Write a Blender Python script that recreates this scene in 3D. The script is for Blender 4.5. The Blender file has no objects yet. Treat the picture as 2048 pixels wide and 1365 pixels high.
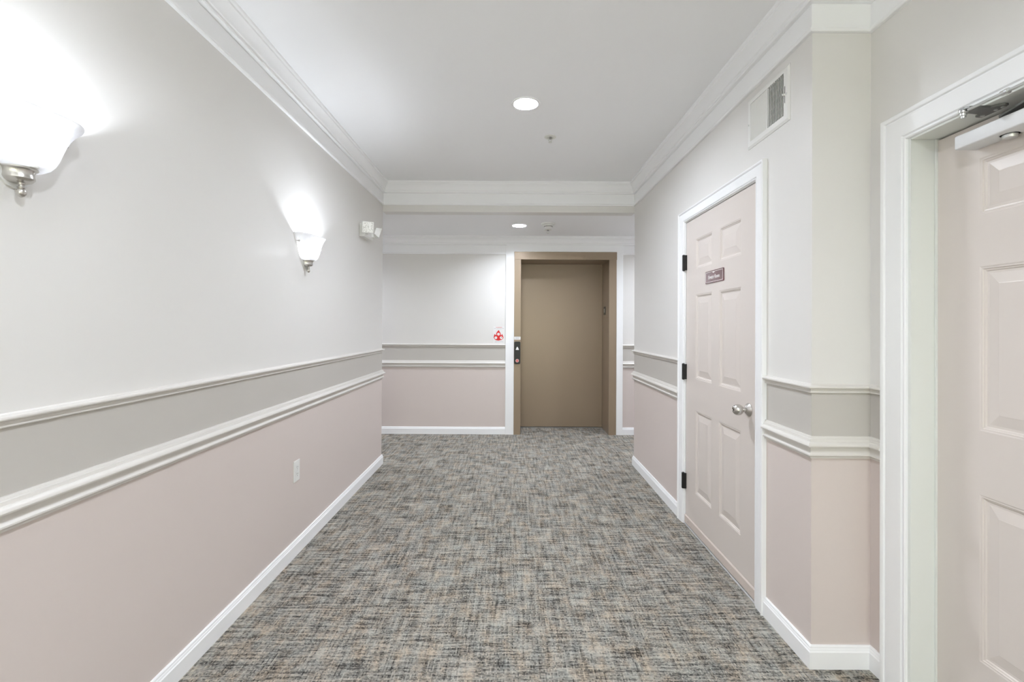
import bpy, bmesh, math, random
from mathutils import Vector, Matrix, Euler
random.seed(7)
C = bpy.context.scene.collection
SC = bpy.context.scene
PI = math.pi

# ------------------------------------------------------------------ room numbers (metres, camera at x=0,y=0)
H_EYE = 1.3323
XL, XR, XN = -1.2514, 1.1794, 1.4114        # left wall, right wall, right wall of the near niche
YH, YB, YC = 4.5346, 5.798, 1.8507          # header / corridor end, lift lobby back wall, niche corner
ZC, ZA = 2.715, 2.436                       # corridor ceiling, lobby ceiling
YR0 = -3.6                                  # rear end of the corridor behind the camera

# ------------------------------------------------------------------ camera
cam = bpy.data.cameras.new('camera')
cam.sensor_fit = 'HORIZONTAL'; cam.sensor_width = 36.0
cam.lens = 36.0 * 940.5 / 2048.0
cam.shift_x = 0.0
cam.shift_y = -(682.5 - 648.55) / 2048.0
cam.clip_start = 0.02
camo = bpy.data.objects.new('camera', cam); C.objects.link(camo)
cp, sp = math.cos(0.0044), math.sin(0.0044)
cr, sr = math.cos(-0.0051), math.sin(-0.0051)
Rx = Matrix(((1,0,0),(0,cp,-sp),(0,sp,cp)))
Rr = Matrix(((cr,0,sr),(0,1,0),(-sr,0,cr)))
M = Rx @ Rr
right, fwd, up = M @ Vector((1,0,0)), M @ Vector((0,1,0)), M @ Vector((0,0,1))
camo.matrix_world = Matrix(((right.x, up.x, -fwd.x, 0), (right.y, up.y, -fwd.y, 0),
                            (right.z, up.z, -fwd.z, H_EYE), (0,0,0,1)))
SC.camera = camo

# ------------------------------------------------------------------ world (daylight behind the rear window), exposure
W = bpy.data.worlds.new('world'); SC.world = W; W.use_nodes = True
bg = W.node_tree.nodes['Background']
bg.inputs[0].default_value = (0.98, 1.04, 0.78, 1); bg.inputs[1].default_value = 3.4
vs = SC.view_settings
vs.view_transform = 'Standard'; vs.look = 'None'; vs.gamma = 1.0; vs.use_curve_mapping = False
vs.exposure = 0.52
CAN_STRENGTH = 480.0
LOBBY_STRENGTH = 370.0
BULB_STRENGTH = 440.0
SC.cycles.max_bounces = 16; SC.cycles.diffuse_bounces = 12

# ------------------------------------------------------------------ materials
def mat(name, col, rough=0.5, metal=0.0, spec=0.5, coat=0.0):
    m = bpy.data.materials.new(name); m.use_nodes = True
    b = m.node_tree.nodes['Principled BSDF']
    b.inputs['Base Color'].default_value = (*col, 1)
    b.inputs['Roughness'].default_value = rough
    b.inputs['Metallic'].default_value = metal
    b.inputs['Specular IOR Level'].default_value = spec
    b.inputs['Coat Weight'].default_value = coat
    return m
def noise_bump(m, scale=180, strength=0.08, dist=0.002, detail=3, vec_scale=None):
    nt = m.node_tree; b = nt.nodes['Principled BSDF']
    tc = nt.nodes.new('ShaderNodeNewGeometry')
    n = nt.nodes.new('ShaderNodeTexNoise'); n.inputs['Scale'].default_value = scale; n.inputs['Detail'].default_value = detail
    bp = nt.nodes.new('ShaderNodeBump'); bp.inputs['Strength'].default_value = strength; bp.inputs['Distance'].default_value = dist
    src = tc.outputs['Position']
    if vec_scale:
        mp = nt.nodes.new('ShaderNodeMapping'); mp.inputs['Scale'].default_value = vec_scale
        nt.links.new(src, mp.inputs['Vector']); src = mp.outputs['Vector']
    nt.links.new(src, n.inputs['Vector'])
    nt.links.new(n.outputs['Fac'], bp.inputs['Height'])
    nt.links.new(bp.outputs['Normal'], b.inputs['Normal'])
    return m

COL_UP, COL_BAND, COL_LOW = (0.738, 0.724, 0.703), (0.535, 0.51, 0.476), (0.662, 0.588, 0.556)
def wall_paint():
    m = mat('wall_paint', COL_UP, 0.42, spec=0.35)
    nt = m.node_tree; b = nt.nodes['Principled BSDF']
    g = nt.nodes.new('ShaderNodeNewGeometry'); s = nt.nodes.new('ShaderNodeSeparateXYZ')
    nt.links.new(g.outputs['Position'], s.inputs[0])
    mr = nt.nodes.new('ShaderNodeMapRange'); mr.inputs[1].default_value = 0; mr.inputs[2].default_value = 3
    nt.links.new(s.outputs['Z'], mr.inputs[0])
    r = nt.nodes.new('ShaderNodeValToRGB'); r.color_ramp.interpolation = 'CONSTANT'
    e = r.color_ramp.elements
    e[0].position = 0; e[0].color = (*COL_LOW, 1)
    e[1].position = 0.86/3; e[1].color = (*COL_BAND, 1)
    x = e.new(1.092/3); x.color = (*COL_UP, 1)
    nt.links.new(mr.outputs[0], r.inputs[0]); nt.links.new(r.outputs[0], b.inputs['Base Color'])
    return noise_bump(m, 260, 0.05, 0.0015)
M_WALL = wall_paint()
M_CEIL = noise_bump(mat('ceiling_paint', (0.885, 0.89, 0.90), 0.75, spec=0.2), 200, 0.04, 0.001)
M_TRIM = mat('white_trim_gloss', (0.885, 0.89, 0.90), 0.42, spec=0.4)
M_RAIL = mat('chair_rail_gloss', (0.69, 0.665, 0.63), 0.36)
M_JAMB = mat('jamb_paint', (0.76, 0.78, 0.75), 0.35)
M_DOOR = mat('door_paint', (0.67, 0.61, 0.57), 0.3)
M_SWEEP = mat('door_sweep_paint', (0.63, 0.55, 0.50), 0.45)
M_BLACK = mat('black_hinge', (0.008, 0.008, 0.009), 0.35)
M_DARK = mat('dark_void', (0.02, 0.02, 0.02), 0.9)
M_NICKEL = mat('brushed_nickel', (0.60, 0.58, 0.55), 0.27, 1.0)
M_STEEL = mat('zinc_steel', (0.62, 0.63, 0.62), 0.3, 1.0)
M_ARM = mat('arm_steel', (0.22, 0.22, 0.215), 0.4, 0.8)
M_ALU = mat('aluminium_paint', (0.74, 0.745, 0.755), 0.5, 0.15)
M_PLASTIC = mat('white_plastic', (0.80, 0.80, 0.78), 0.35)
M_SLOT = mat('slot_dark', (0.05, 0.05, 0.05), 0.7)
M_GREY = mat('grey_metal', (0.35, 0.35, 0.34), 0.4, 0.6)
M_MAROON = mat('maroon_engraved_plastic', (0.10, 0.012, 0.018), 0.12, coat=0.6)
M_WHITEINK = mat('white_ink', (0.85, 0.83, 0.82), 0.5)
M_RED = mat('red_ink', (0.62, 0.012, 0.012), 0.5)
M_GREYINK = mat('grey_ink', (0.42, 0.42, 0.46), 0.6)
M_DARKINK = mat('dark_ink', (0.08, 0.07, 0.07), 0.6)
M_PAPER = mat('decal_film', (0.77, 0.76, 0.755), 0.35)
M_THRESH = mat('threshold_aluminium', (0.72, 0.72, 0.73), 0.4, 0.4)
M_DEVICE = mat('grey_white_device_plastic', (0.74, 0.74, 0.70), 0.5)

def brown_metal():
    m = mat('brown_lift_enamel', (0.31, 0.238, 0.17), 0.33, 0.25)
    return noise_bump(m, 900, 0.04, 0.0006, 2)
M_BROWN = brown_metal()

def emit(name, col, s):
    m = bpy.data.materials.new(name); m.use_nodes = True
    nt = m.node_tree; nt.nodes.clear()
    e = nt.nodes.new('ShaderNodeEmission'); e.inputs[0].default_value = (*col, 1); e.inputs[1].default_value = s
    o = nt.nodes.new('ShaderNodeOutputMaterial'); nt.links.new(e.outputs[0], o.inputs[0])
    return m
M_LENS = emit('lit_lens', (0.92, 0.98, 1.08), CAN_STRENGTH)
M_LENS2 = emit('lit_lens_lobby', (0.92, 0.98, 1.08), LOBBY_STRENGTH)
M_BULB = emit('lit_bulb', (0.92, 0.98, 1.07), BULB_STRENGTH)

def alabaster():
    m = bpy.data.materials.new('alabaster_glass'); m.use_nodes = True
    nt = m.node_tree; nt.nodes.clear()
    g = nt.nodes.new('ShaderNodeNewGeometry')
    n = nt.nodes.new('ShaderNodeTexNoise'); n.inputs['Scale'].default_value = 9; n.inputs['Detail'].default_value = 2
    n.inputs['Distortion'].default_value = 1.6
    nt.links.new(g.outputs['Position'], n.inputs['Vector'])
    r = nt.nodes.new('ShaderNodeValToRGB')
    r.color_ramp.elements[0].position = 0.40; r.color_ramp.elements[0].color = (0.72, 0.72, 0.73, 1)
    r.color_ramp.elements[1].position = 0.56; r.color_ramp.elements[1].color = (0.97, 0.97, 0.97, 1)
    nt.links.new(n.outputs['Fac'], r.inputs[0])
    t = nt.nodes.new('ShaderNodeBsdfTranslucent'); nt.links.new(r.outputs[0], t.inputs[0])
    d = nt.nodes.new('ShaderNodeBsdfDiffuse'); d.inputs[0].default_value = (0.92, 0.92, 0.93, 1)
    gl = nt.nodes.new('ShaderNodeBsdfGlossy'); gl.inputs['Roughness'].default_value = 0.15
    m1 = nt.nodes.new('ShaderNodeMixShader'); m1.inputs[0].default_value = 0.74
    m2 = nt.nodes.new('ShaderNodeMixShader'); m2.inputs[0].default_value = 0.06
    nt.links.new(t.outputs[0], m1.inputs[1]); nt.links.new(d.outputs[0], m1.inputs[2])
    nt.links.new(m1.outputs[0], m2.inputs[1]); nt.links.new(gl.outputs[0], m2.inputs[2])
    o = nt.nodes.new('ShaderNodeOutputMaterial'); nt.links.new(m2.outputs[0], o.inputs[0])
    return m
M_SHADE = alabaster()

def led_lens():
    m = mat('prismatic_lens', (0.8, 0.8, 0.78), 0.12)
    nt = m.node_tree; b = nt.nodes['Principled BSDF']
    g = nt.nodes.new('ShaderNodeNewGeometry')
    v = nt.nodes.new('ShaderNodeTexVoronoi'); v.inputs['Scale'].default_value = 240
    nt.links.new(g.outputs['Position'], v.inputs['Vector'])
    r = nt.nodes.new('ShaderNodeValToRGB')
    r.color_ramp.elements[0].color = (0.48, 0.47, 0.43, 1); r.color_ramp.elements[1].color = (0.95, 0.95, 0.92, 1)  # cell tones paint in the sparkle of the prisms
    r.color_ramp.elements[0].position = 0.05; r.color_ramp.elements[1].position = 0.35
    s = nt.nodes.new('ShaderNodeSeparateColor'); nt.links.new(v.outputs['Color'], s.inputs[0])
    nt.links.new(s.outputs[0], r.inputs[0]); nt.links.new(r.outputs[0], b.inputs['Base Color'])
    return m
M_PRISM = led_lens()

def carpet():
    m = mat('woven_carpet', (0.3, 0.28, 0.26), 0.95, spec=0.1)
    nt = m.node_tree; b = nt.nodes['Principled BSDF']; L = nt.links
    g = nt.nodes.new('ShaderNodeNewGeometry')
    PITX, PITY = 0.0056, 0.0060
    def N(t): return nt.nodes.new(t)
    def math_(op, a, c=None, clamp=False):
        n = N('ShaderNodeMath'); n.operation = op; n.use_clamp = clamp
        for i, v in enumerate((a, c)):
            if v is None: continue
            if isinstance(v, (int, float)): n.inputs[i].default_value = v
            else: L.new(v, n.inputs[i])
        return n.outputs[0]
    s0 = N('ShaderNodeSeparateXYZ'); L.new(g.outputs['Position'], s0.inputs[0])
    snap = N('ShaderNodeCombineXYZ')                                  # colour is constant across a row of loops, free along it
    L.new(math_('SNAP', s0.outputs[0], PITX), snap.inputs[0]); L.new(s0.outputs[1], snap.inputs[1])
    def noise(sc, scale, detail=2.0, rough=0.5, off=(0,0,0)):
        mp = N('ShaderNodeMapping'); mp.inputs['Scale'].default_value = sc; mp.inputs['Location'].default_value = off
        L.new(snap.outputs[0], mp.inputs['Vector'])
        n = N('ShaderNodeTexNoise'); n.inputs['Scale'].default_value = scale; n.inputs['Detail'].default_value = detail
        n.inputs['Roughness'].default_value = rough
        L.new(mp.outputs[0], n.inputs['Vector']); return n
    sx = noise((7, 75, 1), 1, 3, 0.65)                  # streaks running across the corridor
    sy = noise((62, 4.5, 1), 1, 3, 0.65, (7, 3, 0))     # streaks running along it
    bl = noise((7, 9, 1), 1, 2, 0.5, (2, 9, 0))         # soft blotches
    wn = noise((1.0/PITX*0.73, 1.0/PITY*0.62, 1), 1, 1.5, 0.6, (3, 11, 0))      # single loops
    a = math_('MULTIPLY', math_('SUBTRACT', sx.outputs['Fac'], 0.5), 1.75)
    c = math_('MULTIPLY', math_('SUBTRACT', sy.outputs['Fac'], 0.5), 1.2)
    d = math_('MULTIPLY', math_('SUBTRACT', bl.outputs['Fac'], 0.5), 0.6)
    w = math_('MULTIPLY', math_('SUBTRACT', wn.outputs['Fac'], 0.5), 1.35)
    v = math_('ADD', math_('ADD', math_('ADD', a, c), math_('ADD', d, w)), 0.54)
    r = N('ShaderNodeValToRGB'); e = r.color_ramp.elements
    e[0].position = 0.05; e[0].color = (0.037, 0.036, 0.033, 1)
    e[1].position = 0.95; e[1].color = (0.444, 0.418, 0.376, 1)
    x = e.new(0.30); x.color = (0.122, 0.116, 0.107, 1)
    x = e.new(0.55); x.color = (0.266, 0.253, 0.230, 1)
    L.new(v, r.inputs[0])
    hue = noise((16, 8, 1), 1, 3, 0.7, (20, 4, 0))
    r2 = N('ShaderNodeValToRGB'); e = r2.color_ramp.elements
    e[0].position = 0.34; e[0].color = (0.955, 1.0, 1.015, 1)
    e[1].position = 0.66; e[1].color = (1.10, 0.985, 0.87, 1)
    x = e.new(0.5); x.color = (1.01, 0.995, 0.965, 1)
    hv = math_('ADD', hue.outputs['Fac'], math_('MULTIPLY', math_('SUBTRACT', wn.outputs['Fac'], 0.5), 0.2))
    L.new(hv, r2.inputs[0])
    mx = N('ShaderNodeMix'); mx.data_type = 'RGBA'; mx.blend_type = 'MULTIPLY'; mx.inputs[0].default_value = 1.0
    L.new(r.outputs[0], mx.inputs[6]); L.new(r2.outputs[0], mx.inputs[7])
    sepc = N('ShaderNodeSeparateXYZ'); L.new(g.outputs['Position'], sepc.inputs[0])
    gx = math_('ABSOLUTE', math_('SINE', math_('MULTIPLY', sepc.outputs[0], PI / PITX)))
    gv = math_('ADD', math_('MULTIPLY', math_('POWER', gx, 0.7), 0.55), 0.72)      # shade between the loop rows, painted into the colour
    mg = N('ShaderNodeVectorMath'); mg.operation = 'SCALE'; L.new(mx.outputs[2], mg.inputs[0]); L.new(gv, mg.inputs['Scale'])
    L.new(mg.outputs[0], b.inputs['Base Color'])
    # loop relief
    sep = N('ShaderNodeSeparateXYZ'); L.new(g.outputs['Position'], sep.inputs[0])
    hx = math_('ABSOLUTE', math_('SINE', math_('MULTIPLY', sep.outputs[0], PI / PITX)))
    hy = math_('ABSOLUTE', math_('SINE', math_('MULTIPLY', sep.outputs[1], PI / PITY)))
    hh = math_('MULTIPLY', math_('POWER', hx, 0.6), math_('ADD', math_('MULTIPLY', hy, 0.4), 0.6))
    bp = N('ShaderNodeBump'); bp.inputs['Strength'].default_value = 0.7; bp.inputs['Distance'].default_value = 0.003
    L.new(hh, bp.inputs['Height']); L.new(bp.outputs[0], b.inputs['Normal'])
    return m
M_CARPET = carpet()

# ------------------------------------------------------------------ mesh helpers
class MB:
    def __init__(s): s.v = []; s.f = []
    def add(s, vs, fs):
        o = len(s.v); s.v += [tuple(p) for p in vs]; s.f += [tuple(i + o for i in f) for f in fs]; return s
    def box(s, x0, x1, y0, y1, z0, z1):
        vs = [(x, y, z) for x in (x0, x1) for y in (y0, y1) for z in (z0, z1)]
        return s.add(vs, [(0,1,3,2),(4,6,7,5),(0,4,5,1),(2,3,7,6),(0,2,6,4),(1,5,7,3)])
    def prism(s, poly, axis, a, b):
        """poly: 2-D outline; extruded from a to b along axis (0,1,2)"""
        n = len(poly)
        def P(p, t):
            q = [0,0,0]; o = [i for i in range(3) if i != axis]; q[o[0]], q[o[1]] = p; q[axis] = t; return q
        vs = [P(p, a) for p in poly] + [P(p, b) for p in poly]
        fs = [tuple(range(n)), tuple(range(2*n-1, n-1, -1))] + [(i, i+n, (i+1) % n + n, (i+1) % n) for i in range(n)]
        return s.add(vs, fs)
    def lathe(s, prof, center, axis=2, seg=24, a0=0.0, a1=2*PI, ky=1.0, sign=1, caps=True):
        """prof: (radius, height) pairs turned about an axis through center"""
        full = abs(a1 - a0 - 2*PI) < 1e-6
        k = seg if full else seg + 1
        vs = []; fs = []
        for (r, h) in prof:
            for i in range(k):
                t = a0 + (a1 - a0) * i / seg
                u, w = r * math.cos(t), r * math.sin(t) * ky
                q = {2: (u, w, h*sign), 0: (h*sign, u, w), 1: (u, h*sign, w)}[axis]
                vs.append((center[0]+q[0], center[1]+q[1], center[2]+q[2]))
        for j in range(len(prof)-1):
            for i in range(seg):
                i2 = (i+1) % k if full else i+1
                fs.append((j*k+i, j*k+i2, (j+1)*k+i2, (j+1)*k+i))
        if caps and prof[0][0] > 1e-6: fs.append(tuple(range(k)))
        if caps and prof[-1][0] > 1e-6: fs.append(tuple((len(prof)-1)*k + i for i in range(k)))
        return s.add(vs, fs)
    def tube(s, pts, r, seg=10):
        pts = [Vector(p) for p in pts]; vs = []; fs = []
        for i, p in enumerate(pts):
            d = (pts[min(i+1, len(pts)-1)] - pts[max(i-1, 0)]).normalized()
            a = d.cross(Vector((0,0,1)))
            if a.length < 1e-3: a = d.cross(Vector((1,0,0)))
            a.normalize(); b = d.cross(a)
            for k in range(seg):
                t = 2*PI*k/seg; vs.append(p + a*math.cos(t)*r + b*math.sin(t)*r)
        for i in range(len(pts)-1):
            for k in range(seg):
                k2 = (k+1) % seg; fs.append((i*seg+k, i*seg+k2, (i+1)*seg+k2, (i+1)*seg+k))
        fs.append(tuple(range(seg))); fs.append(tuple((len(pts)-1)*seg + k for k in range(seg)))
        return s.add(vs, fs)
    def build(s, name, m, parent=None, smooth=False, bevel=0.0, bseg=2, mats=None):
        me = bpy.data.meshes.new(name); me.from_pydata(s.v, [], s.f); me.update()
        bm = bmesh.new(); bm.from_mesh(me)
        bmesh.ops.remove_doubles(bm, verts=bm.verts, dist=1e-6)
        bmesh.ops.recalc_face_normals(bm, faces=bm.faces)
        if bevel:
            ed = [e for e in bm.edges if len(e.link_faces) == 2 and e.calc_face_angle(0) > 0.6]
            bmesh.ops.bevel(bm, geom=ed, offset=bevel, segments=bseg, affect='EDGES', profile=0.5)
        bm.to_mesh(me); bm.free()
        if smooth:
            for p in me.polygons: p.use_smooth = True
            me.set_sharp_from_angle(angle=math.radians(27))
        me.materials.append(m)
        o = bpy.data.objects.new(name, me); C.objects.link(o)
        if parent:
            o.parent = parent
            o.matrix_parent_inverse = Matrix.Translation(-parent.location)
        return o

def structure(o, label=None):
    o['kind'] = 'structure'
    if label: o['label'] = label
    return o
def thing(name, label, cat, loc, group=None, kind=None):
    o = bpy.data.objects.new(name, None); o.empty_display_size = 0.05; C.objects.link(o)
    o.location = loc; o['label'] = label
    if cat: o['category'] = cat
    if group: o['group'] = group
    if kind: o['kind'] = kind
    return o
def copy_tree(o, delta, label):
    """copy of a thing and of its parts and sub-parts, moved by delta"""
    r = o.copy(); C.objects.link(r); r.location = o.location + Vector(delta); r['label'] = label
    def rec(src, dst):
        for ch in list(src.children):
            c = ch.copy(); C.objects.link(c); c.parent = dst; c.matrix_parent_inverse = ch.matrix_parent_inverse.copy(); rec(ch, c)
    rec(o, r); return r

def sweep(prof, path, m, names, ends=True):
    """profile (offset into the room, z) swept along a wall-line path, room on the left; one mesh per straight run, mitred"""
    n = len(path); dirs = []
    for i in range(n-1):
        d = Vector((path[i+1][0]-path[i][0], path[i+1][1]-path[i][1])).normalized(); dirs.append(d)
    nor = [Vector((-d.y, d.x)) for d in dirs]
    mit = []
    for i in range(n):
        if i == 0: mit.append(nor[0])
        elif i == n-1: mit.append(nor[-1])
        else:
            s = nor[i-1] + nor[i]; mit.append(s / s.dot(nor[i]))
    out = []
    k = len(prof)
    for i in range(n-1):
        mb = MB(); vs = []
        for j in (i, i+1):
            for (p, z) in prof:
                vs.append((path[j][0] + mit[j].x*p, path[j][1] + mit[j].y*p, z))
        fs = [(a, (a+1) % k, (a+1) % k + k, a + k) for a in range(k)]
        fs += [tuple(range(k-1, -1, -1)), tuple(range(k, 2*k))]
        mb.add(vs, fs)
        nm = names[i] if isinstance(names, (list, tuple)) else names
        out.append(structure(mb.build(nm, m, smooth=True)))
    return out

TRIM_N = [0]
def tname():
    TRIM_N[0] += 1; return 'trim_%d' % TRIM_N[0]

# ------------------------------------------------------------------ floor, ceilings, walls
structure(MB().box(-3.6, 2.9, YR0, 6.32, -0.06, 0).build('floor', M_CARPET), 'grey and tan woven carpet along the corridor')
CAN_R = 0.0775
CANS = [(0.079, 2.914), (0.079, 0.20), (-0.55, -2.4), (0.70, -2.4)]  # last pair is unseen, added at the rear for soft bounce light
CANS_LOBBY = [(0.074, 5.143), (-2.45, 5.143), (2.05, 5.143)]  # outer two are unseen, added to brighten the lobby
def ceiling(name, x0, x1, y0, y1, z, holes, label):
    bm = bmesh.new(); ed = []
    def loop(pts):
        vv = [bm.verts.new(p) for p in pts]
        for i in range(len(vv)): ed.append(bm.edges.new((vv[i], vv[(i+1) % len(vv)])))
    loop([(x0,y0,z),(x1,y0,z),(x1,y1,z),(x0,y1,z)])
    for (hx, hy) in holes:
        loop([(hx + CAN_R*math.cos(2*PI*i/40), hy + CAN_R*math.sin(2*PI*i/40), z) for i in range(40)])
    bmesh.ops.triangle_fill(bm, use_beauty=True, use_dissolve=False, edges=ed)
    r = bmesh.ops.extrude_face_region(bm, geom=bm.faces[:])
    bmesh.ops.translate(bm, vec=(0,0,0.06), verts=[g for g in r['geom'] if isinstance(g, bmesh.types.BMVert)])
    bmesh.ops.recalc_face_normals(bm, faces=bm.faces)
    me = bpy.data.meshes.new(name); bm.to_mesh(me); bm.free(); me.materials.append(M_CEIL)
    o = bpy.data.objects.new(name, me); C.objects.link(o); return structure(o, label)
ceiling('ceiling', XL-0.12, 1.56, YR0, YH+0.002, ZC, CANS, 'white corridor ceiling')
ceiling('ceiling_far', -3.6, 2.9, YH+0.002, YB+0.1, ZA, CANS_LOBBY, 'lower white ceiling of the lift lobby')

# left wall turns the corner into the lobby
structure(MB().prism([(XL, YR0), (XL, YH), (-3.6, YH), (-3.6, YH-0.12), (XL-0.12, YH-0.12), (XL-0.12, YR0)], 2, 0, ZC)
          .build('wall_left', M_WALL), 'long left corridor wall with pink lower half')
# header above the corridor mouth
structure(MB().box(XL, XR, YH, YH+0.12, ZA-0.004, ZC).build('wall_header', M_WALL), 'drop header above the corridor mouth')

# right wall with the opening of door 1
D1Y0, D1Y1, D1Z = 2.250, 3.208, 2.052
w = MB()
w.box(XR, XR+0.12, YC+0.12, D1Y0, 0, ZC); w.box(XR, XR+0.12, D1Y0, D1Y1, D1Z, ZC); w.box(XR+0.10, XR+0.14, D1Y0-0.02, D1Y1+0.02, 0, D1Z+0.02)  # last box: unseen board added behind the door against light leaks
w.prism([(XR, D1Y1), (XR, YH), (2.9, YH), (2.9, YH-0.12), (XR+0.12, YH-0.12), (XR+0.12, D1Y1)], 2, 0, ZC)
structure(w.build('wall_right', M_WALL), 'right corridor wall with the narrow door')
structure(MB().box(XR, 1.56, YC, YC+0.12, 0, ZC).build('wall_return', M_WALL), 'short return wall facing the camera at right')
# near right wall with the opening of door 2
D2Y0, D2Y1, D2Z = 0.735, 1.677, 2.012
w = MB()
w.box(XN, 1.56, D2Y1, YC, 0, ZC); w.box(XN, 1.56, YR0, D2Y0, 0, ZC); w.box(XN, 1.56, D2Y0, D2Y1, D2Z, ZC)
w.box(1.555, 1.60, D2Y0-0.02, D2Y1+0.02, 0, D2Z+0.02)  # unseen board added behind the door to stop outside light
structure(w.build('wall_near_right', M_WALL), 'near right wall around the door with a closer')
# back wall of the lobby with the lift opening
LX0, LX1, LZ, LY1 = 0.108, 1.190, 2.152, 6.19
w = MB()
w.box(-3.6, 0.03, YB, YB+0.5, 0, ZC); w.box(1.28, 2.9, YB, YB+0.5, 0, ZC); w.box(0.03, 1.28, YB, YB+0.5, 2.244, ZC)
w.box(0.03, 1.28, YB+0.44, YB+0.5, 0, 2.244)  # unseen panel added behind the lift door, keeps daylight out of its gaps
structure(w.build('wall_back', M_WALL), 'lobby back wall around the brown lift entrance')
structure(MB().box(-3.72, -3.6, YH-0.12, YB+0.5, 0, ZC).build('wall_lobby_left', M_WALL))
structure(MB().box(2.9, 3.02, YH-0.12, YB+0.5, 0, ZC).build('wall_lobby_right', M_WALL))
# rear wall with a window, behind the camera
w = MB()
w.box(XL-0.12, -0.75, YR0-0.12, YR0, 0, ZC); w.box(0.95, 1.56, YR0-0.12, YR0, 0, ZC)
w.box(-0.75, 0.95, YR0-0.12, YR0, 2.15, ZC); w.box(-0.75, 0.95, YR0-0.12, YR0, 0, 0.25)
structure(w.build('wall_rear', M_WALL), 'rear corridor wall behind the camera')
w = MB()
for x in (-0.75, 0.07, 0.89): w.box(x, x+0.06, YR0-0.09, YR0-0.03, 0.25, 2.15)
for z in (0.25, 2.09): w.box(-0.69, 0.89, YR0-0.09, YR0-0.03, z, z+0.06)
structure(w.build('window_1', M_TRIM), 'white framed window in the rear wall')

# ------------------------------------------------------------------ mouldings
CROWN = [(0,2.495),(.014,2.495),(.0165,2.499),(.0165,2.505),(.0125,2.510),(.0095,2.517),(.0095,2.522),(.006,2.5225),(.006,2.603),(.003,2.604),(.003,2.609),(.021,2.610),(.0245,2.614),
         (.0245,2.620),(.021,2.627),(.024,2.631),(.029,2.634),(.0305,2.646),(.035,2.660),(.043,2.673),(.052,2.682),(.057,2.686),
         (.057,2.696),(.061,2.699),(.064,2.703),(.064,2.715),(0,2.715)]
sweep(CROWN, [(XN,YR0),(XN,YC),(XR,YC),(XR,YH),(XL,YH),(XL,YR0)], M_TRIM, [tname() for _ in range(5)])
CROWN_A = [(p, z - (ZC-ZA)) for p, z in CROWN]
sweep(CROWN_A, [(2.9,YB),(-3.6,YB)], M_TRIM, [tname()])

RAIL_U = [(0,1.111),(.004,1.111),(.006,1.1075),(.016,1.1055),(.0205,1.103),(.0215,1.099),(.0205,1.0955),(.008,1.0935),(.006,1.090),(.0065,1.084),
          (.0085,1.0815),(.0095,1.079),(.0085,1.0765),(.005,1.0745),(0,1.0745)]
RAIL_L = [(0,.906),(.006,.906),(.008,.902),(.009,.8975),(.0125,.8965),(.0135,.8905),(.0145,.8865),(.018,.886),(.0225,.882),(.0265,.8765),
          (.0275,.872),(.0262,.868),(.011,.8655),(.0085,.861),(.0085,.850),(.0105,.8435),(.0135,.8395),(.0165,.8365),(.0165,.832),(.013,.8285),
          (.010,.8255),(.009,.821),(0,.820)]
BASE = [(0,.089),(.005,.089),(.008,.085),(.0085,.079),(.0105,.076),(.0115,.070),(.0145,.066),(.0145,0),(0,0)]
left_path = [(-3.6,YH),(XL,YH),(XL,YR0)]
right_far = [(XR,3.290),(XR,YH),(2.9,YH)]
right_mid = [(XN,1.7745),(XN,YC),(XR,YC),(XR,2.176)]
right_near = [(XN,YR0),(XN,0.632)]
back_l, back_r = [(-0.079,YB),(-3.6,YB)], [(2.9,YB),(1.363,YB)]
for prof in (RAIL_U, RAIL_L):
    for p in (left_path, right_far, right_mid, right_near, back_l, back_r):
        sweep(prof, p, M_RAIL, [tname() for _ in range(len(p)-1)])
bnames = {0: ['baseboard_left_lobby', 'baseboard_left'], 1: ['baseboard_right', 'baseboard_right_lobby'],
          2: ['baseboard_niche', 'baseboard_return', 'baseboard_right_door'], 3: ['baseboard_near_right'],
          4: ['baseboard_back_left'], 5: ['baseboard_back_right']}
for i, p in enumerate((left_path, right_far, right_mid, right_near, back_l, back_r)):
    sweep(BASE, p, M_TRIM, bnames[i])

# door casings -------------------------------------------------------
CAS = [(0,0),(0,.008),(.003,.0115),(.0065,.0115),(.0085,.0065),(.0105,.0065),(.0135,.0135),(.022,.0155),(.050,.0165),(.066,.0175),(.0685,.0140),
       (.0715,.0140),(.074,.0200),(.079,.0225),(.085,.0225),(.087,.020),(.087,0)]
def casing(t0, t1, zt, mp, prof, m, wl=1.0, wr=1.0, wt=1.0):
    k = len(prof); vs = []
    for which in range(4):
        for (s, n) in prof:
            t = t0 - s*wl if which < 2 else t1 + s*wr
            z = 0 if which in (0, 3) else zt + s*wt
            vs.append(mp(t, z, n))
    fs = []
    for a in range(3):
        for b in range(k-1): fs.append((a*k+b, a*k+b+1, (a+1)*k+b+1, (a+1)*k+b))
    fs.append(tuple(range(k))); fs.append(tuple(3*k+i for i in range(k)))
    mb = MB(); mb.add(vs, fs)
    return structure(mb.build(tname(), m, smooth=True))
J1Y0, J1Y1, J1Z = 2.263, 3.196, 2.040       # clear opening of door 1
casing(J1Y0-0.002, J1Y1+0.006, J1Z+0.004, lambda t,z,n: (XR-n, t, z), CAS, M_TRIM, 0.97, 1.0, 0.82)
w = MB(); w.box(XR-0.001, XR+0.12, D1Y0, J1Y0, 0, D1Z); w.box(XR-0.001, XR+0.12, J1Y1, D1Y1, 0, D1Z); w.box(XR-0.001, XR+0.12, J1Y0, J1Y1, J1Z, D1Z)
w.box(XR+0.052, XR+0.066, J1Y0, J1Y0+0.014, 0, J1Z); w.box(XR+0.052, XR+0.066, J1Y1-0.014, J1Y1, 0, J1Z); w.box(XR+0.052, XR+0.066, J1Y0, J1Y1, J1Z-0.014, J1Z)
structure(w.build(tname(), M_TRIM))
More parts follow.
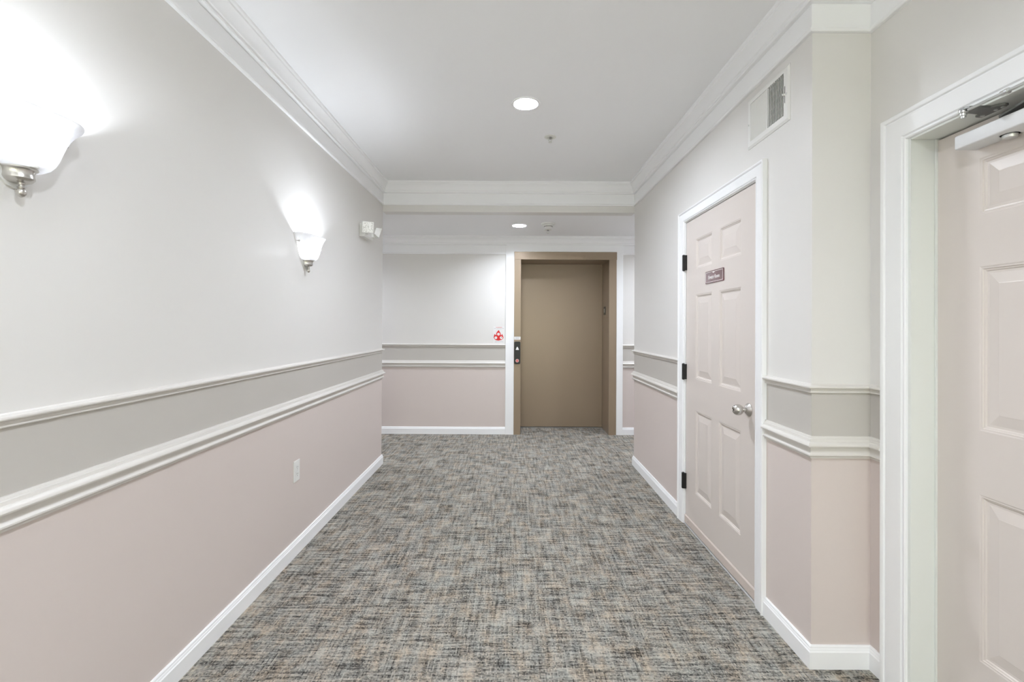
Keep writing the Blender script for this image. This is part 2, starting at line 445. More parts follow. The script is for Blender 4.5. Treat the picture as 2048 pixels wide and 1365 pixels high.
J2Y0, J2Y1, J2Z = 0.75, 1.663, 2.000
CAS2 = [(s*1.17, n) for s, n in CAS]
casing(J2Y0-0.008, J2Y1+0.012, J2Z+0.008, lambda t,z,n: (XN-n, t, z), CAS2, M_TRIM, 1, 1, 0.98)
w = MB(); w.box(XN-0.001, 1.56, D2Y0, J2Y0, 0, D2Z); w.box(XN-0.001, 1.56, J2Y1, D2Y1, 0, D2Z); w.box(XN-0.001, 1.56, J2Y0, J2Y1, J2Z, D2Z)
structure(w.build(tname(), M_JAMB, bevel=0.002))
w = MB(); w.box(XN+0.083, XN+0.094, J2Y1-0.006, J2Y1, 0, J2Z)                # slim stop strip in front of the door
structure(w.build(tname(), M_JAMB))
# lift casing: plain flat boards
CASL = [(0,0),(0,.020),(.003,.022),(.097,.022),(.1,.020),(.1,0)]
casing(0.025, 1.283, 2.248, lambda t,z,n: (t, YB-n, z), CASL, M_TRIM, 1.04, 0.80, 0.98)

# ------------------------------------------------------------------ six-panel doors
def panel_door(name, label, X0, y0, y1, z0, z1, cols, rows, thick=0.04):
    """slab whose face looks towards -X; the moulded panels are parts"""
    slab = MB()
    ys = [y0] + [v for c in cols for v in c] + [y1]; zs = [z0] + [v for r in rows for v in r] + [z1]
    for i in range(len(ys)-1):
        for j in range(len(zs)-1):
            if i % 2 == 1 and j % 2 == 1: continue
            a, b, c, d = ys[i], ys[i+1], zs[j], zs[j+1]
            slab.add([(X0,a,c),(X0,b,c),(X0,b,d),(X0,a,d)], [(0,1,2,3)])
    slab.add([(X0,y0,z0),(X0,y1,z0),(X0,y1,z1),(X0,y0,z1),(X0+thick,y0,z0),(X0+thick,y1,z0),(X0+thick,y1,z1),(X0+thick,y0,z1)],
             [(0,1,5,4),(1,2,6,5),(2,3,7,6),(3,0,4,7),(4,5,6,7)])
    root = slab.build(name, M_DOOR); structure(root, label)
    for (a, b) in cols:
        for (c, d) in rows:
            ins = [(0,0),(.004,.0015),(.008,.0015),(.010,.0045),(.014,.0055),(.017,.0085),(.024,.0085),(.056,.0030),(.058,.0024)]
            vs = []
            for (q, dep) in ins:
                vs += [(X0+dep,a+q,c+q),(X0+dep,b-q,c+q),(X0+dep,b-q,d-q),(X0+dep,a+q,d-q)]
            fs = []
            for k in range(len(ins)-1):
                for e in range(4):
                    fs.append((k*4+e, k*4+(e+1) % 4, (k+1)*4+(e+1) % 4, (k+1)*4+e))
            fs.append(tuple((len(ins)-1)*4 + e for e in range(4)))
            MB().add(vs, fs).build('panel', M_DOOR, root)
    return root
X1 = XR + 0.004
d1 = panel_door('door_1', 'narrow beige six panel door with black hinges', X1, J1Y0+0.004, J1Y1-0.004, 0.018, J1Z-0.004,
                [(2.430,2.685),(2.785,3.030)], [(0.258,0.795),(0.998,1.542),(1.708,1.900)])
# hinges, knob, sweep
for z in (0.292, 1.030, 1.768):
    h = MB()
    h.lathe([(.0,-.056),(.006,-.055),(.0095,-.051),(.0095,.051),(.006,.055),(0,.056)], (XR-0.0125, 3.199, z), 2, 14)
    o = h.build('hinge', M_BLACK, d1, smooth=True)
    o['label'] = 'black hinge'
    g = MB(); g.box(XR-0.014, XR+0.004, 3.1805, 3.1925, z-.051, z+.051)
    g.build('hinge_leaf', M_BLACK, o)
kn = MB()
kz, ky = 0.921, 2.345
kn.lathe([(0,0),(.0335,0),(.0335,.003),(.030,.008),(.020,.016),(.0155,.020),(.012,.022),(.011,.030),(.0135,.034),(.021,.038),(.0262,.046),(.0275,.055),
          (.0262,.064),(.0225,.072),(.016,.0775),(.009,.0790),(.0085,.0775),(0,.0775)], (X1, ky, kz), 0, 32, sign=-1)
o = kn.build('door_knob', M_NICKEL, d1, smooth=True); o['label'] = 'brushed nickel round door knob'
MB().box(X1-0.0795, X1-0.0770, ky-0.0012, ky+0.0012, kz-0.005, kz+0.005).build('keyhole', M_SLOT, o)
sw = MB(); sw.prism([(X1-0.002,0.016),(X1-0.009,0.016),(X1-0.009,0.062),(X1-0.004,0.068),(X1-0.002,0.068)], 1, J1Y0+0.006, J1Y1-0.006)
# prism with axis 1 uses (x, z) outline
so = sw.build('door_sweep', M_SWEEP, d1); so['label'] = 'wooden sweep strip with screws'
for i in range(5):
    y = J1Y0 + 0.05 + i*0.205
    MB().lathe([(0,.0022),(.003,.0016),(.0045,0)], (X1-0.009, y, 0.038), 0, 10, sign=-1).build('screw', M_SWEEP, so, smooth=True)
th = MB(); th.box(XR-0.008, XR+0.05, 2.266, 2.520, 0.0, 0.008); th.box(XR-0.006, XR+0.05, 2.523, J1Y1-0.002, 0, 0.008)
structure(th.build(tname(), M_THRESH, bevel=0.002), 'pale threshold strip under the narrow door')

X2 = XN + 0.089
d2 = panel_door('door_2', 'beige six panel door at the right edge with closer', X2, J2Y0+0.005, J2Y1-0.006, 0.012, J2Z-0.006,
                [(0.905,1.152),(1.262,1.509)], [(0.268,0.801),(1.005,1.531),(1.697,1.879)])

# ------------------------------------------------------------------ door closer on door 2
cl = thing('door_closer', 'silver box door closer with folded steel arm on the right edge door', 'door closer', (X2, 1.40, 1.93))
body = MB(); body.box(1.428, X2+0.0, 1.20, 1.520, 1.908, 1.952)
body.build('closer_body', M_ALU, cl, smooth=True, bevel=0.005, bseg=3)
cap = MB(); cap.lathe([(0,-.0125),(.012,-.0125),(.0165,-.0105),(.018,-.007),(.018,0),(.022,0),(.022,.002)], (1.474, 1.392, 1.908), 2, 28)
cap.build('pinion_cap', M_STEEL, cl, smooth=True)
shaft = MB(); shaft.lathe([(.014,0),(.014,.012),(.010,.013),(.010,.026),(0,.026)], (1.470, 1.392, 1.952), 2, 16); shaft.build('spindle', M_ARM, cl, smooth=True)
ax, ay, bx, by = 1.474, 1.40, 1.362, 1.06
d = Vector((bx-ax, by-ay)).normalized(); n = Vector((-d.y, d.x))
arm = MB()
poly = [(ax+n.x*.020, ay+n.y*.020), (ax-d.x*.014+n.x*.010, ay-d.y*.014+n.y*.010), (ax-d.x*.014-n.x*.010, ay-d.y*.014-n.y*.010), (ax-n.x*.020, ay-n.y*.020),
        (bx-n.x*.013, by-n.y*.013), (bx+d.x*.012, by+d.y*.012), (bx+n.x*.013, by+n.y*.013)]
arm.prism(poly, 2, 1.965, 1.972)
arm.build('main_arm', M_ARM, cl, bevel=0.001)
MB().lathe([(0,-.028),(.010,-.028),(.010,.004),(0,.004)], (bx, by, 1.990), 2, 14).build('elbow_joint', M_STEEL, cl, smooth=True)
fore = MB(); fore.tube([(1.366,1.408,1.9895),(1.366,1.30,1.9895),(1.362,by,1.9895)], 0.0042, 12)
fo = fore.build('forearm_rod', M_STEEL, cl, smooth=True)
col = MB(); col.lathe([(.0042,-.010),(.0085,-.009),(.0085,-.002),(.006,.0),(.0075,.003),(.0075,.010),(.0042,.011)], (1.366, 1.302, 1.9895), 1, 14, caps=False)
col.build('rod_collar', M_STEEL, fo, smooth=True)
SHOE = [(1.362,1.436),(1.357,1.427),(1.358,1.412),(1.366,1.405),(1.390,1.402),(1.429,1.404),(1.440,1.391),(1.452,1.384),(1.464,1.386),(1.469,1.400),(1.471,1.473),(1.448,1.470),
        (1.446,1.452),(1.428,1.448),(1.399,1.443),(1.374,1.441)]
sh = MB(); sh.prism(SHOE, 2, 1.9935, 1.9995); sho = sh.build('arm_shoe', M_ARM, cl)
for (x, y) in ((1.457,1.457),(1.455,1.414),(1.459,1.397)):
    MB().lathe([(.0058,0),(.0058,-.0022),(.0042,-.0036),(0,-.0036)], (x, y, 1.9935), 2, 12).build('screw', M_STEEL, sho, smooth=True)
MB().lathe([(.0115,0.002),(.0120,-.006),(.0085,-.008),(.0085,-.015),(.0065,-.0165),(.0065,-.022),(0,-.023)], (1.368, 1.426, 1.9935), 2, 16).build('pivot_stud', M_STEEL, sho, smooth=True)

# ------------------------------------------------------------------ lift entrance
lf = thing('elevator_frame', 'brown metal frame and deep jambs around the elevator door', 'elevator frame', (0.65, YB, 0))
YF = YB - 0.026
w = MB(); w.box(0.025, LX0, YF, LY1+0.03, 0, LZ); w.build('side_jamb', M_BROWN, lf, bevel=0.0015)
w = MB(); w.box(LX1, 1.282, YF, LY1+0.03, 0, LZ); w.build('side_jamb', M_BROWN, lf, bevel=0.0015)
w = MB(); w.box(0.0252, 1.2855, YF-0.003, LY1+0.03, LZ, 2.247); w.build('header_jamb', M_BROWN, lf, bevel=0.0015)
w = MB(); w.box(LX0, LX1, LY1-0.012, LY1+0.03, 0, 0.006); w.build('sill', M_GREY, lf)
dr = thing('elevator_door', 'wide plain brown sliding elevator door at the corridor end', 'elevator door', (0.65, LY1, 0))
w = MB(); w.box(LX0+0.002, LX1-0.002, LY1, LY1+0.03, 0.012, LZ-0.003); w.build('door_panel', M_BROWN, dr)
# position indicator set into the right jamb
pi_ = thing('position_indicator', 'tiny black and silver floor indicator on the right elevator jamb', 'indicator', (LX1, 6.035, 1.535))
w = MB(); w.box(LX1-0.005, LX1, 5.982, 6.092, 1.482, 1.588); w.build('bezel', M_BLACK, pi_, bevel=0.002)
w = MB(); w.box(LX1-0.007, LX1-0.004, 6.008, 6.066, 1.510, 1.562); w.build('display', M_STEEL, pi_, bevel=0.001)

# call station on the left jamb -----------------------------------------
def rrect(x0, x1, z0, z1, r, k=5):
    pts = []
    for (cx, cz, a) in ((x1-r, z1-r, 0), (x0+r, z1-r, PI/2), (x0+r, z0+r, PI), (x1-r, z0+r, 1.5*PI)):
        for i in range(k+1):
            t = a + PI/2*i/k; pts.append((cx+r*math.cos(t), cz+r*math.sin(t)))
    return pts
cs = thing('call_station', 'black elevator call plate with white up arrow and red key button', 'call button', (0.066, YF, 1.0))
w = MB(); w.prism(rrect(0.028, 0.104, 0.868, 1.144, 0.016), 1, YF-0.012, YF); w.build('plate', M_BLACK, cs, bevel=0.002)
w = MB(); w.prism([(0.0485,1.041),(0.0845,1.041),(0.0845,1.048),(0.0715,1.078),(0.0615,1.078),(0.0485,1.048)], 1, YF-0.0155, YF-0.0115); w.build('up_button', M_WHITEINK, cs)
w = MB(); w.lathe([(0,.005),(.0195,.005),(.0205,.003),(.0205,0)], (0.066, YF-0.0118, 0.908), 1, 28, sign=-1); kb = w.build('fire_key_switch', mat('pink_white_ring', (0.80,0.52,0.50), 0.4), cs, smooth=True)
w = MB(); w.lathe([(.0135,.0062),(.0135,.004)], (0.066, YF-0.0118, 0.908), 1, 24, sign=-1); w.build('red_face', M_RED, kb)
w = MB(); w.lathe([(0,.0080),(.0065,.0080),(.0065,.005)], (0.066, YF-0.0118, 0.908), 1, 16, sign=-1); w.build('key_core', mat('pink_key_core', (0.75,0.36,0.36), 0.35), kb)
st = thing('sticker', 'small white printed sticker above the black elevator call plate', 'sticker', (0.066, YF, 1.185))
w = MB(); w.box(0.0275, 0.1065, YF-0.0012, YF, 1.166, 1.203); w.build('film', M_PAPER, st)
for (a, b, z) in ((0.034,0.100,1.1945),(0.048,0.094,1.185),(0.038,0.086,1.1765)):
    MB().box(a, b, YF-0.0017, YF-0.0011, z-0.0016, z+0.0016).build('print_line', M_GREYINK, st)

# ------------------------------------------------------------------ text helper
def text_mesh(name, body, size, m, parent, origin, xdir, zdir, ydepth=0.0006, align='CENTER', sx=1.0, bold=0.0):
    cu = bpy.data.curves.new(name, 'FONT'); cu.body = body; cu.size = size; cu.align_x = align; cu.align_y = 'CENTER'
    cu.extrude = ydepth; cu.offset = bold; cu.resolution_u = 3
    t = bpy.data.objects.new('tmp_text', cu); C.objects.link(t)
    dg = bpy.context.evaluated_depsgraph_get()
    me = bpy.data.meshes.new_from_object(t.evaluated_get(dg)); bpy.data.objects.remove(t)
    xd, zd = Vector(xdir), Vector(zdir); nd = xd.cross(zd)
    o0 = Vector(origin)
    for v in me.vertices:
        p = o0 + xd*(v.co.x*sx) + zd*v.co.y + nd*v.co.z; v.co = p
    me.materials.clear(); me.materials.append(m); me.name = name
    o = bpy.data.objects.new(name, me); C.objects.link(o)
    o.parent = parent; o.matrix_parent_inverse = Matrix.Translation(-parent.location)
    return o

# fire sign by the lift: flame with three white discs
fs = thing('fire_warning_decal', 'clear warning decal with red flame beside the elevator casing', 'sign', (-0.16, YB, 1.22))
w = MB(); w.box(-0.230, -0.088, YB-0.0015, YB, 1.122, 1.330); w.build('film', M_PAPER, fs)
def spx(px, pz): return (-0.228 + (px-240)/585.0*0.1215, 1.326 - (pz-130)/1000.0*0.197)
FL = [(565,345),(590,425),(640,500),(672,590),(672,650),(700,690),(722,660),(738,570),(775,640),(818,740),(835,830),(800,900),(720,960),(620,988),(540,1012),(430,992),
      (350,955),(290,895),(255,820),(262,745),(285,660),(330,580),(365,660),(395,690),(410,640),(405,560),(445,470),(505,400)]
w = MB(); w.prism([spx(*p) for p in FL], 1, YB-0.0022, YB-0.0014); fl = w.build('flame', M_RED, fs)
for (a, b) in ((540,605),(385,830),(705,830)):
    c = spx(a, b)
    w = MB(); w.lathe([(0,.0028),(.0165,.0028),(.0165,.0018)], (c[0], YB, c[1]), 1, 20, sign=-1); dd = w.build('white_disc', M_WHITEINK, fl)
# pictogram strokes inside the discs
for (a, b, dx) in ((540,605,0.0),(385,830,0.004),(705,830,-0.004)):
    c = spx(a, b)
    w = MB(); w.prism([(c[0]-.006+dx,c[1]-.006),(c[0]-.002+dx,c[1]-.008),(c[0]+.007-dx,c[1]+.005),(c[0]+.001,c[1]+.009)], 1, YB-0.0032, YB-0.0027)
    w.build('pictogram', M_GREYINK if dx == 0 else M_DARKINK, fl)
text_mesh('heading', 'WARNING', 0.0175, M_RED, fs, (-0.160, YB-0.0015, 1.3145), (1,0,0), (0,0,1), 0.0006, sx=0.92)
for (a, b, z, m) in ((-0.222,-0.196,1.3025,M_GREYINK),(-0.190,-0.128,1.2985,M_GREYINK),(-0.122,-0.100,1.3025,M_GREYINK),(-0.205,-0.105,1.138,M_GREYINK),(-0.212,-0.190,1.136,M_GREYINK)):
    MB().box(a, b, YB-0.0019, YB-0.0014, z-0.0016, z+0.0016).build('print_line', m, fs)

# room sign on door 1
XS = X1 - 0.004
sg = thing('room_sign', 'maroon plastic Elevator Room sign with white border on narrow door', 'sign', (X1, 2.748, 1.631))
w = MB(); w.prism([(y, z) for y, z in rrect(2.623, 2.873, 1.594, 1.668, 0.008)], 0, XS, X1); w.build('plate', M_MAROON, sg, bevel=0.001)
w = MB()
for (a, b, c, dd) in ((2.632,2.864,1.601,1.6028),(2.632,2.864,1.6592,1.661),(2.632,2.6345,1.601,1.661),(2.8615,2.864,1.601,1.661)):
    w.box(XS-0.0006, XS+0.0003, a, b, c, dd)
w.build('border', M_WHITEINK, sg)
text_mesh('lettering', 'Elevator Room', 0.0300, M_WHITEINK, sg, (XS-0.0004, 2.752, 1.6285), (0,-1,0), (0,0,1), 0.0004, sx=0.86, bold=0.0004)
w = MB(); w.prism([(2.738,1.6585),(2.772,1.6585),(2.765,1.6535),(2.755,1.6505),(2.745,1.6535)], 0, XS-0.0006, XS+0.0003); w.build('emblem', M_WHITEINK, sg)

# ------------------------------------------------------------------ air register high on the right wall
rg = thing('air_register', 'white air register with vertical louvres under the right crown', 'air vent', (XR, 2.17, 2.34))
y0, y1, z0, z1 = 1.994, 2.346, 2.217, 2.459
iy0, iy1, iz0, iz1 = 2.030, 2.314, 2.249, 2.434
w = MB()
def frame_ring(mb, X, o, i, depth):
    (a,b,c,d), (e,f,g,h) = o, i
    vs = [(X,a,c),(X,b,c),(X,b,d),(X,a,d)]                         # wall side
    vs += [(X-depth*.35,a,c),(X-depth*.35,b,c),(X-depth*.35,b,d),(X-depth*.35,a,d)]
    q = 0.010
    vs += [(X-depth,a+q,c+q),(X-depth,b-q,c+q),(X-depth,b-q,d-q),(X-depth,a+q,d-q)]
    vs += [(X-depth,e,g),(X-depth,f,g),(X-depth,f,h),(X-depth,e,h)]
    vs += [(X-.0003,e,g),(X-.0003,f,g),(X-.0003,f,h),(X-.0003,e,h)]
    fs = []
    for k in range(4):
        for j in range(4): fs.append((k*4+j, k*4+(j+1)%4, (k+1)*4+(j+1)%4, (k+1)*4+j))
    mb.add(vs, fs)
frame_ring(w, XR, (y0,y1,z0,z1), (iy0,iy1,iz0,iz1), 0.009)
w.build('frame', M_PLASTIC, rg)
w = MB(); w.box(XR-0.0004, XR, iy0, iy1, iz0, iz1); w.build('dark_throat', M_DARK, rg)
ym = 2.167
w = MB(); w.box(XR-0.0085, XR-0.001, ym-0.005, ym+0.005, iz0, iz1); w.build('mullion', M_PLASTIC, rg)
NV = 10
for half, (a, b, sgn) in enumerate(((ym+0.006, iy1, 1), (iy0, ym-0.006, -1))):
    st_ = (b-a)/NV
    for i in range(NV):
        yc = a + (i+0.5)*st_; hw = 0.0047 if sgn > 0 else 0.0044
        # far half turned flat to the viewer, near half turned edge-on so the dark throat shows
        if sgn > 0: p0, p1 = (XR-0.0085, yc+hw), (XR-0.0012, yc-hw)
        else:       p0, p1 = (XR-0.0085, yc-hw), (XR-0.0012, yc-hw*0.25)
        t = 0.0004 if sgn > 0 else 0.0010
        mb = MB(); mb.prism([(p0[0],p0[1]-t),(p0[0],p0[1]+t),(p1[0],p1[1]+t),(p1[0],p1[1]-t)], 2, iz0, iz1)
        mb.build('louver', M_PLASTIC, rg)
for k in range(6):
    z = iz0 + (k+0.5)*(iz1-iz0)/6
    MB().box(XR-0.0012, XR-0.0006, iy0, iy1, z-0.004, z+0.004).build('damper_blade', M_GREY, rg)
w = MB(); w.box(XR-0.0098, XR-0.008, iy0-0.010, iy0-0.007, 2.300, 2.372); w.build('lever_slot', M_SLOT, rg)
w = MB(); w.box(XR-0.020, XR-0.008, iy0-0.012, iy0-0.004, 2.331, 2.339); w.build('lever', M_PLASTIC, rg, bevel=0.001)
for (y, z) in ((iy0-0.021, 2.335), (iy1+0.017, 2.335)):
    MB().lathe([(.0045,0),(.004,.0015),(0,.002)], (XR-0.009, y, z), 0, 12, sign=-1).build('screw', M_STEEL, rg, smooth=True)

# ------------------------------------------------------------------ wall sconces
def sconce(Y0, label):
    t = thing('wall_sconce', label, 'wall lamp', (XL, Y0, 1.68), 'half bowl glass sconces on the left wall')
    A, B = 0.153, 0.108
    prof = [(.19,.30,1.7210),(.24,.36,1.7215),(.30,.42,1.7225),(.38,.52,1.7245),(.455,.60,1.732),(.52,.67,1.744),(.575,.715,1.760),(.625,.755,1.780),(.685,.80,1.802),(.76,.85,1.822),
            (.85,.905,1.839),(.94,.962,1.852),(.985,.992,1.858),(1.0,1.0,1.8615),(.995,.995,1.8635)]
    n = 40; vs = []; fs_ = []
    for (a, b, z) in prof:
        for i in range(n+1):
            th_ = PI*i/n
            wav = 0.004*math.sin(3*th_+0.6)*max(0, (z-1.80)/0.06)
            vs.append((XL + 0.0015 + B*b*math.sin(th_), Y0 - A*a*math.cos(th_), z + wav))
    k = n+1
    for j in range(len(prof)-1):
        for i in range(n): fs_.append((j*k+i, j*k+i+1, (j+1)*k+i+1, (j+1)*k+i))
    mb = MB(); mb.add(vs, fs_)
    s = mb.build('glass_shade', M_SHADE, t, smooth=True)
    sol = s.modifiers.new('thickness', 'SOLIDIFY'); sol.thickness = 0.004; sol.offset = -1
    # metal cup: half round against the wall
    cup = MB(); vs = []; fs_ = []
    cp_ = [(.0365,.050,1.7235),(.0385,.0515,1.7220),(.0385,.0515,1.7190),(.0345,.0465,1.7160),(.0325,.0440,1.7110),(.0325,.0440,1.7030),(.0335,.0455,1.6985),
           (.0335,.0455,1.6950),(.0290,.0400,1.6890),(.0200,.0280,1.6845),(.0100,.0140,1.6830)]
    n2 = 24
    for (a, b, z) in cp_:
        for i in range(n2+1):
            th_ = PI*i/n2; vs.append((XL + b*math.sin(th_), Y0 - a*math.cos(th_), z))
    k2 = n2+1
    for j in range(len(cp_)-1):
        for i in range(n2): fs_.append((j*k2+i, j*k2+i+1, (j+1)*k2+i+1, (j+1)*k2+i))
    fs_.append(tuple(range(k2))); fs_.append(tuple((len(cp_)-1)*k2+i for i in range(k2)))
    fs_.append(tuple([j*k2 for j in range(len(cp_))] + [j*k2+n2 for j in range(len(cp_)-1, -1, -1)]))
    cup.add(vs, fs_); c = cup.build('metal_cup', M_NICKEL, t, smooth=True)
    f = MB(); f.lathe([(.0085,0),(.0075,-.004),(.0055,-.006),(.0055,-.009),(.0085,-.011),(.0085,-.0125),(.0065,-.014),(.0095,-.018),(.0108,-.0235),(.0098,-.029),(.0065,-.0335),(.002,-.0365),(0,-.037)],
                      (XL+0.020, Y0, 1.6850), 2, 20)
    f.build('finial', M_NICKEL, t, smooth=True)
    p = MB(); p.prism([(Y0-.045,1.80),(Y0-.045,1.715),(Y0-.036,1.690),(Y0-.020,1.676),(Y0,1.671),(Y0+.020,1.676),(Y0+.036,1.690),(Y0+.045,1.715),(Y0+.045,1.80)], 0, XL, XL+0.006)
    p.build('back_plate', mat('sconce_plate', (0.75,0.75,0.74), 0.35), t)
    for sg_ in (-1, 1):
        b_ = MB(); b_.lathe([(0,-.004),(.0028,-.0035),(.0028,.010),(.0055,.0105),(.0055,.016),(.004,.0175),(0,.0178)], (XL+0.004, Y0+sg_*0.119, 1.822), 0, 12)
        b_.build('thumb_screw', M_NICKEL, t, smooth=True)
    bl = MB(); bl.lathe([(0,-.024),(.012,-.0208),(.0208,-.012),(.024,0),(.0208,.012),(.012,.0208),(0,.024)], (XL+0.066, Y0, 1.784), 2, 16)
    bl.build('bulb', M_BULB, t, smooth=True)
    so_ = MB(); so_.lathe([(.011,0),(.011,.040)], (XL+0.050, Y0, 1.7225), 2, 12); so_.build('socket', M_PLASTIC, t, smooth=True)
    return t
s1 = sconce(2.838, 'frosted glass half bowl sconce above the wall outlet, near the corridor end')
copy_tree(s1, (0, 1.177-2.838, 0), 'large frosted glass half bowl sconce cut by the left picture edge')
copy_tree(s1, (0, -0.498-2.838, 0), 'added unseen half bowl sconce for fill light on the left wall just behind the viewpoint')  # unseen sconce added to light the ceiling and the near door
copy_tree(s1, (0, -2.166-2.838, 0), 'added unseen half bowl sconce for fill light on the left wall near the rear window')  # another unseen sconce added further back for fill
for y_, l_ in ((-0.75, 'added unseen half bowl sconce for fill light on the right wall behind the door with a closer'),
               (-2.35, 'added unseen half bowl sconce for fill light on the right wall near the rear window')):
    r_ = copy_tree(s1, (XN-XL, y_-2.838, 0), l_); r_.rotation_euler = (0, 0, PI); r_['group'] = 'added fill light sconces on the right wall'  # right wall pair is unseen, added to even out the ceiling light

# ------------------------------------------------------------------ emergency light, outlet
em = thing('emergency_light', 'white twin head emergency light high at the end of left wall', 'emergency light', (XL, 3.95, 2.06))
w = MB(); w.prism([(XL,2.062),(XL+0.040,2.062),(XL+0.050,2.072),(XL+0.050,2.160),(XL+0.044,2.170),(XL,2.172)], 1, 3.835, 4.060)
w.build('housing', M_PLASTIC, em, bevel=0.003)
def head(cx, cy, cz, yaw, pitch, nm):
    R = Matrix.Translation((cx, cy, cz)) @ Matrix.Rotation(yaw, 4, 'Z') @ Matrix.Rotation(pitch, 4, 'X')
    def P(x, y, z): return R @ Vector((x, y, z))
    # local: face looks to -Y
    a, bck = 0.046, 0.030
    vs = [P(-a,0,-a),P(a,0,-a),P(a,0,a),P(-a,0,a),P(-bck,.045,-bck),P(bck,.045,-bck),P(bck,.045,bck),P(-bck,.045,bck)]
    mb = MB(); mb.add(vs, [(0,1,2,3),(0,1,5,4),(1,2,6,5),(2,3,7,6),(3,0,4,7),(4,5,6,7)])
    o = mb.build('lamp_head', M_PLASTIC, em, bevel=0.002)
    l = 0.039
    mb = MB(); mb.add([P(-l,-.0015,-l),P(l,-.0015,-l),P(l,-.0015,l),P(-l,-.0015,l),P(-l,.001,-l),P(l,.001,-l),P(l,.001,l),P(-l,.001,l)],
                      [(0,1,2,3),(0,1,5,4),(1,2,6,5),(2,3,7,6),(3,0,4,7)])
    mb.build('lens', M_PRISM, o)
    return o
head(XL+0.078, 3.815, 2.130, 0.42, 0.20, 'a')
head(XL+0.085, 4.060, 2.125, 2.45, 0.35, 'b')
MB().box(XL+0.045, XL+0.062, 3.855, 3.885, 2.085, 2.115).build('swivel', M_PLASTIC, em)
MB().box(XL+0.045, XL+0.065, 4.010, 4.045, 2.085, 2.115).build('swivel', M_PLASTIC, em)

ou = thing('wall_outlet', 'white duplex power outlet low on the pink left wall', 'outlet', (XL, 2.738, 0.484))
w = MB(); w.box(XL, XL+0.006, 2.702, 2.775, 0.424, 0.545); w.build('cover_plate', M_PLASTIC, ou, bevel=0.0025)
for z in (0.465, 0.504):
    w = MB(); w.prism(rrect(2.722, 2.755, z-0.0145, z+0.0145, 0.008), 0, XL+0.0055, XL+0.0078); r_ = w.build('receptacle', M_PLASTIC, ou)
    for (y, hh) in ((2.732,.0045),(2.745,.0036)):
        MB().box(XL+0.0076, XL+0.0081, y-0.0011, y+0.0011, z-0.001, z-0.001+2*hh).build('slot', M_SLOT, r_)
    MB().lathe([(0,.0003),(.0023,.0003),(.0023,0)], (XL+0.0078, 2.7385, z-0.0085), 0, 10).build('ground_hole', M_SLOT, r_)
MB().lathe([(.003,0),(.0025,.001),(0,.0012)], (XL+0.006, 2.7385, 0.4845), 0, 10).build('screw', M_STEEL, ou)

# ------------------------------------------------------------------ ceiling devices
def can(x, y, z, label, R=CAN_R):
    t = thing('recessed_light', label, 'ceiling light', (x, y, z))
    w = MB(); w.lathe([(R*.97,.002),(R*.955,-.003),(R*.975,-.005),(R*1.08,-.005),(R*1.15,-.003),(R*1.16,0),(R*1.0,0)], (x, y, z), 2, 40, caps=False)
    w.build('trim_ring', M_TRIM, t, smooth=True)
    w = MB()
    k = 40; vs = []
    dz = 0.0 if z == ZC else 0.012
    for (r, h) in ((R*.975, .0), (R*.94, .012), (R*.90, .026 + dz)):
        vs += [(x + r*math.cos(2*PI*i/k), y + r*math.sin(2*PI*i/k), z + h) for i in range(k)]
    w.add(vs, [(j*k+i, j*k+(i+1) % k, (j+1)*k+(i+1) % k, (j+1)*k+i) for j in range(2) for i in range(k)])
    w.build('baffle', M_TRIM, t, smooth=True)
    w = MB(); w.lathe([(0,.021),(R*.92,.021),(R*.92,.028),(0,.028)], (x, y, z+dz), 2, 40); w.build('lens', M_LENS if z == ZC else M_LENS2, t)
    return t
LBL = ['round recessed ceiling light in the corridor, the nearer and larger one', 'round recessed ceiling light overhead just behind the viewpoint',
       'added unseen ceiling light for bounce by the rear window, left one', 'added unseen ceiling light for bounce by the rear window, right one']
for (x, y), l in zip(CANS, LBL): can(x, y, ZC, l)
LBL = ['round recessed ceiling light in the lower lobby ceiling before the elevator', 'added unseen lobby fill light round the corner left of the elevator',
       'added unseen lobby fill light round the corner right of the elevator']
for (x, y), l in zip(CANS_LOBBY, LBL): can(x, y, ZA, l)

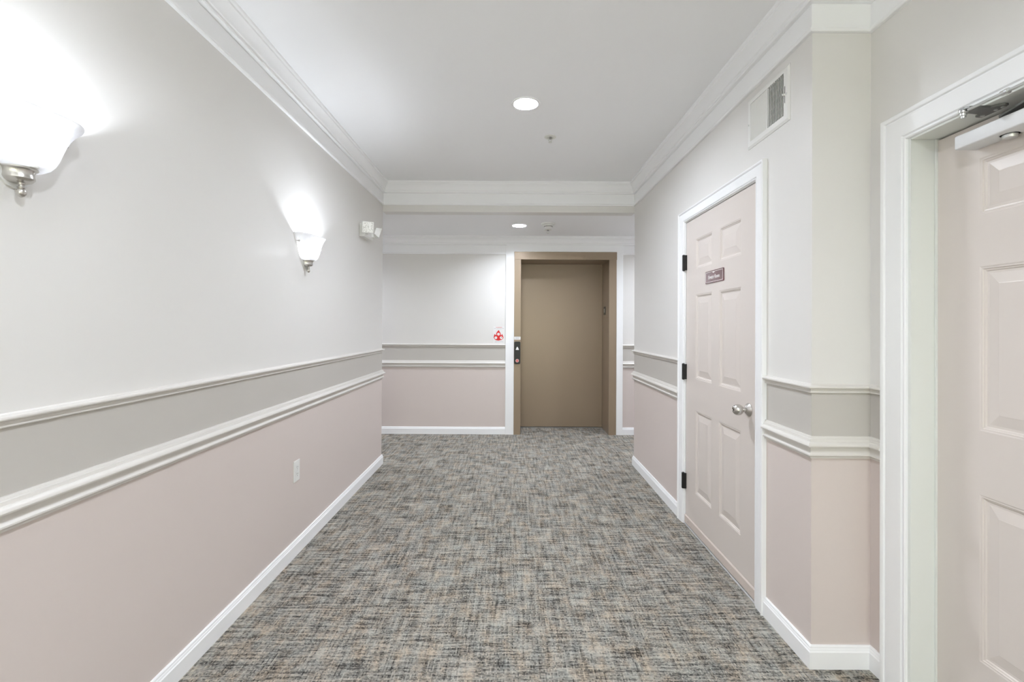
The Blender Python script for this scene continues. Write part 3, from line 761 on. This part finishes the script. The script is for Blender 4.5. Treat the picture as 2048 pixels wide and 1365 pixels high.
def sprinkler(x, y, z, label):
    t = thing('fire_sprinkler', label, 'sprinkler', (x, y, z), 'pendent ceiling sprinklers')
    w = MB(); w.lathe([(.043,0),(.043,-.003),(.036,-.006),(.022,-.007),(.020,-.002),(.012,-.002)], (x, y, z), 2, 24); w.build('escutcheon', M_DEVICE, t, smooth=True)
    w = MB(); w.lathe([(.010,0),(.010,-.014),(.007,-.016),(0,-.016)], (x, y, z), 2, 14); w.build('body', M_GREY, t, smooth=True)
    w = MB(); w.tube([(x-.011,y,z-.012),(x-.013,y,z-.024),(x-.004,y,z-.038)], .0022, 6); w.tube([(x+.011,y,z-.012),(x+.013,y,z-.024),(x+.004,y,z-.038)], .0022, 6); w.build('yoke', M_DEVICE, t, smooth=True)
    w = MB(); w.lathe([(0,-.038),(.013,-.038),(.0145,-.040),(.013,-.0415),(0,-.0415)], (x, y, z), 2, 16); w.build('deflector', M_DEVICE, t, smooth=True)
    return t
a = sprinkler(0.272, 3.425, ZC, 'small sprinkler in the corridor ceiling behind the nearer recessed light')
copy_tree(a, (0.405-0.272, 5.36-3.425, ZA-ZC), 'small sprinkler behind the smoke detector on the lobby ceiling')

sd = thing('smoke_detector', 'round white smoke detector beside the lobby recessed light', 'smoke detector', (0.383, 5.04, ZA))
w = MB(); w.lathe([(.074,0),(.074,-.006),(.070,-.012),(.060,-.014),(.058,-.014)], (0.383, 5.04, ZA), 2, 32); w.build('base', M_PLASTIC, sd, smooth=True)
w = MB(); w.lathe([(.056,-.010),(.058,-.022),(.054,-.026),(.046,-.028),(.042,-.040),(.034,-.047),(.014,-.050),(0,-.050)], (0.383, 5.04, ZA), 2, 32); hd = w.build('cover', M_PLASTIC, sd, smooth=True)
for i in range(24):
    t = 2*PI*i/24; c, s_ = math.cos(t), math.sin(t)
    mb = MB(); p = Vector((0.383+c*.0445, 5.04+s_*.0445, ZA-.0345)); u = Vector((-s_, c, 0)); r_ = Vector((c, s_, 0))
    hw, hz, dp = .0036, .0035, .0012
    vs = [p + u*a_*hw + Vector((0,0,1))*b_*hz + r_*(e_*dp - b_*0.0012) for e_ in (-1, 1) for a_, b_ in ((-1,-1),(1,-1),(1,1),(-1,1))]
    mb.add(vs, [(0,1,2,3),(4,5,6,7),(0,1,5,4),(1,2,6,5),(2,3,7,6),(3,0,4,7)])
    mb.build('vent_slot', M_SLOT, hd)
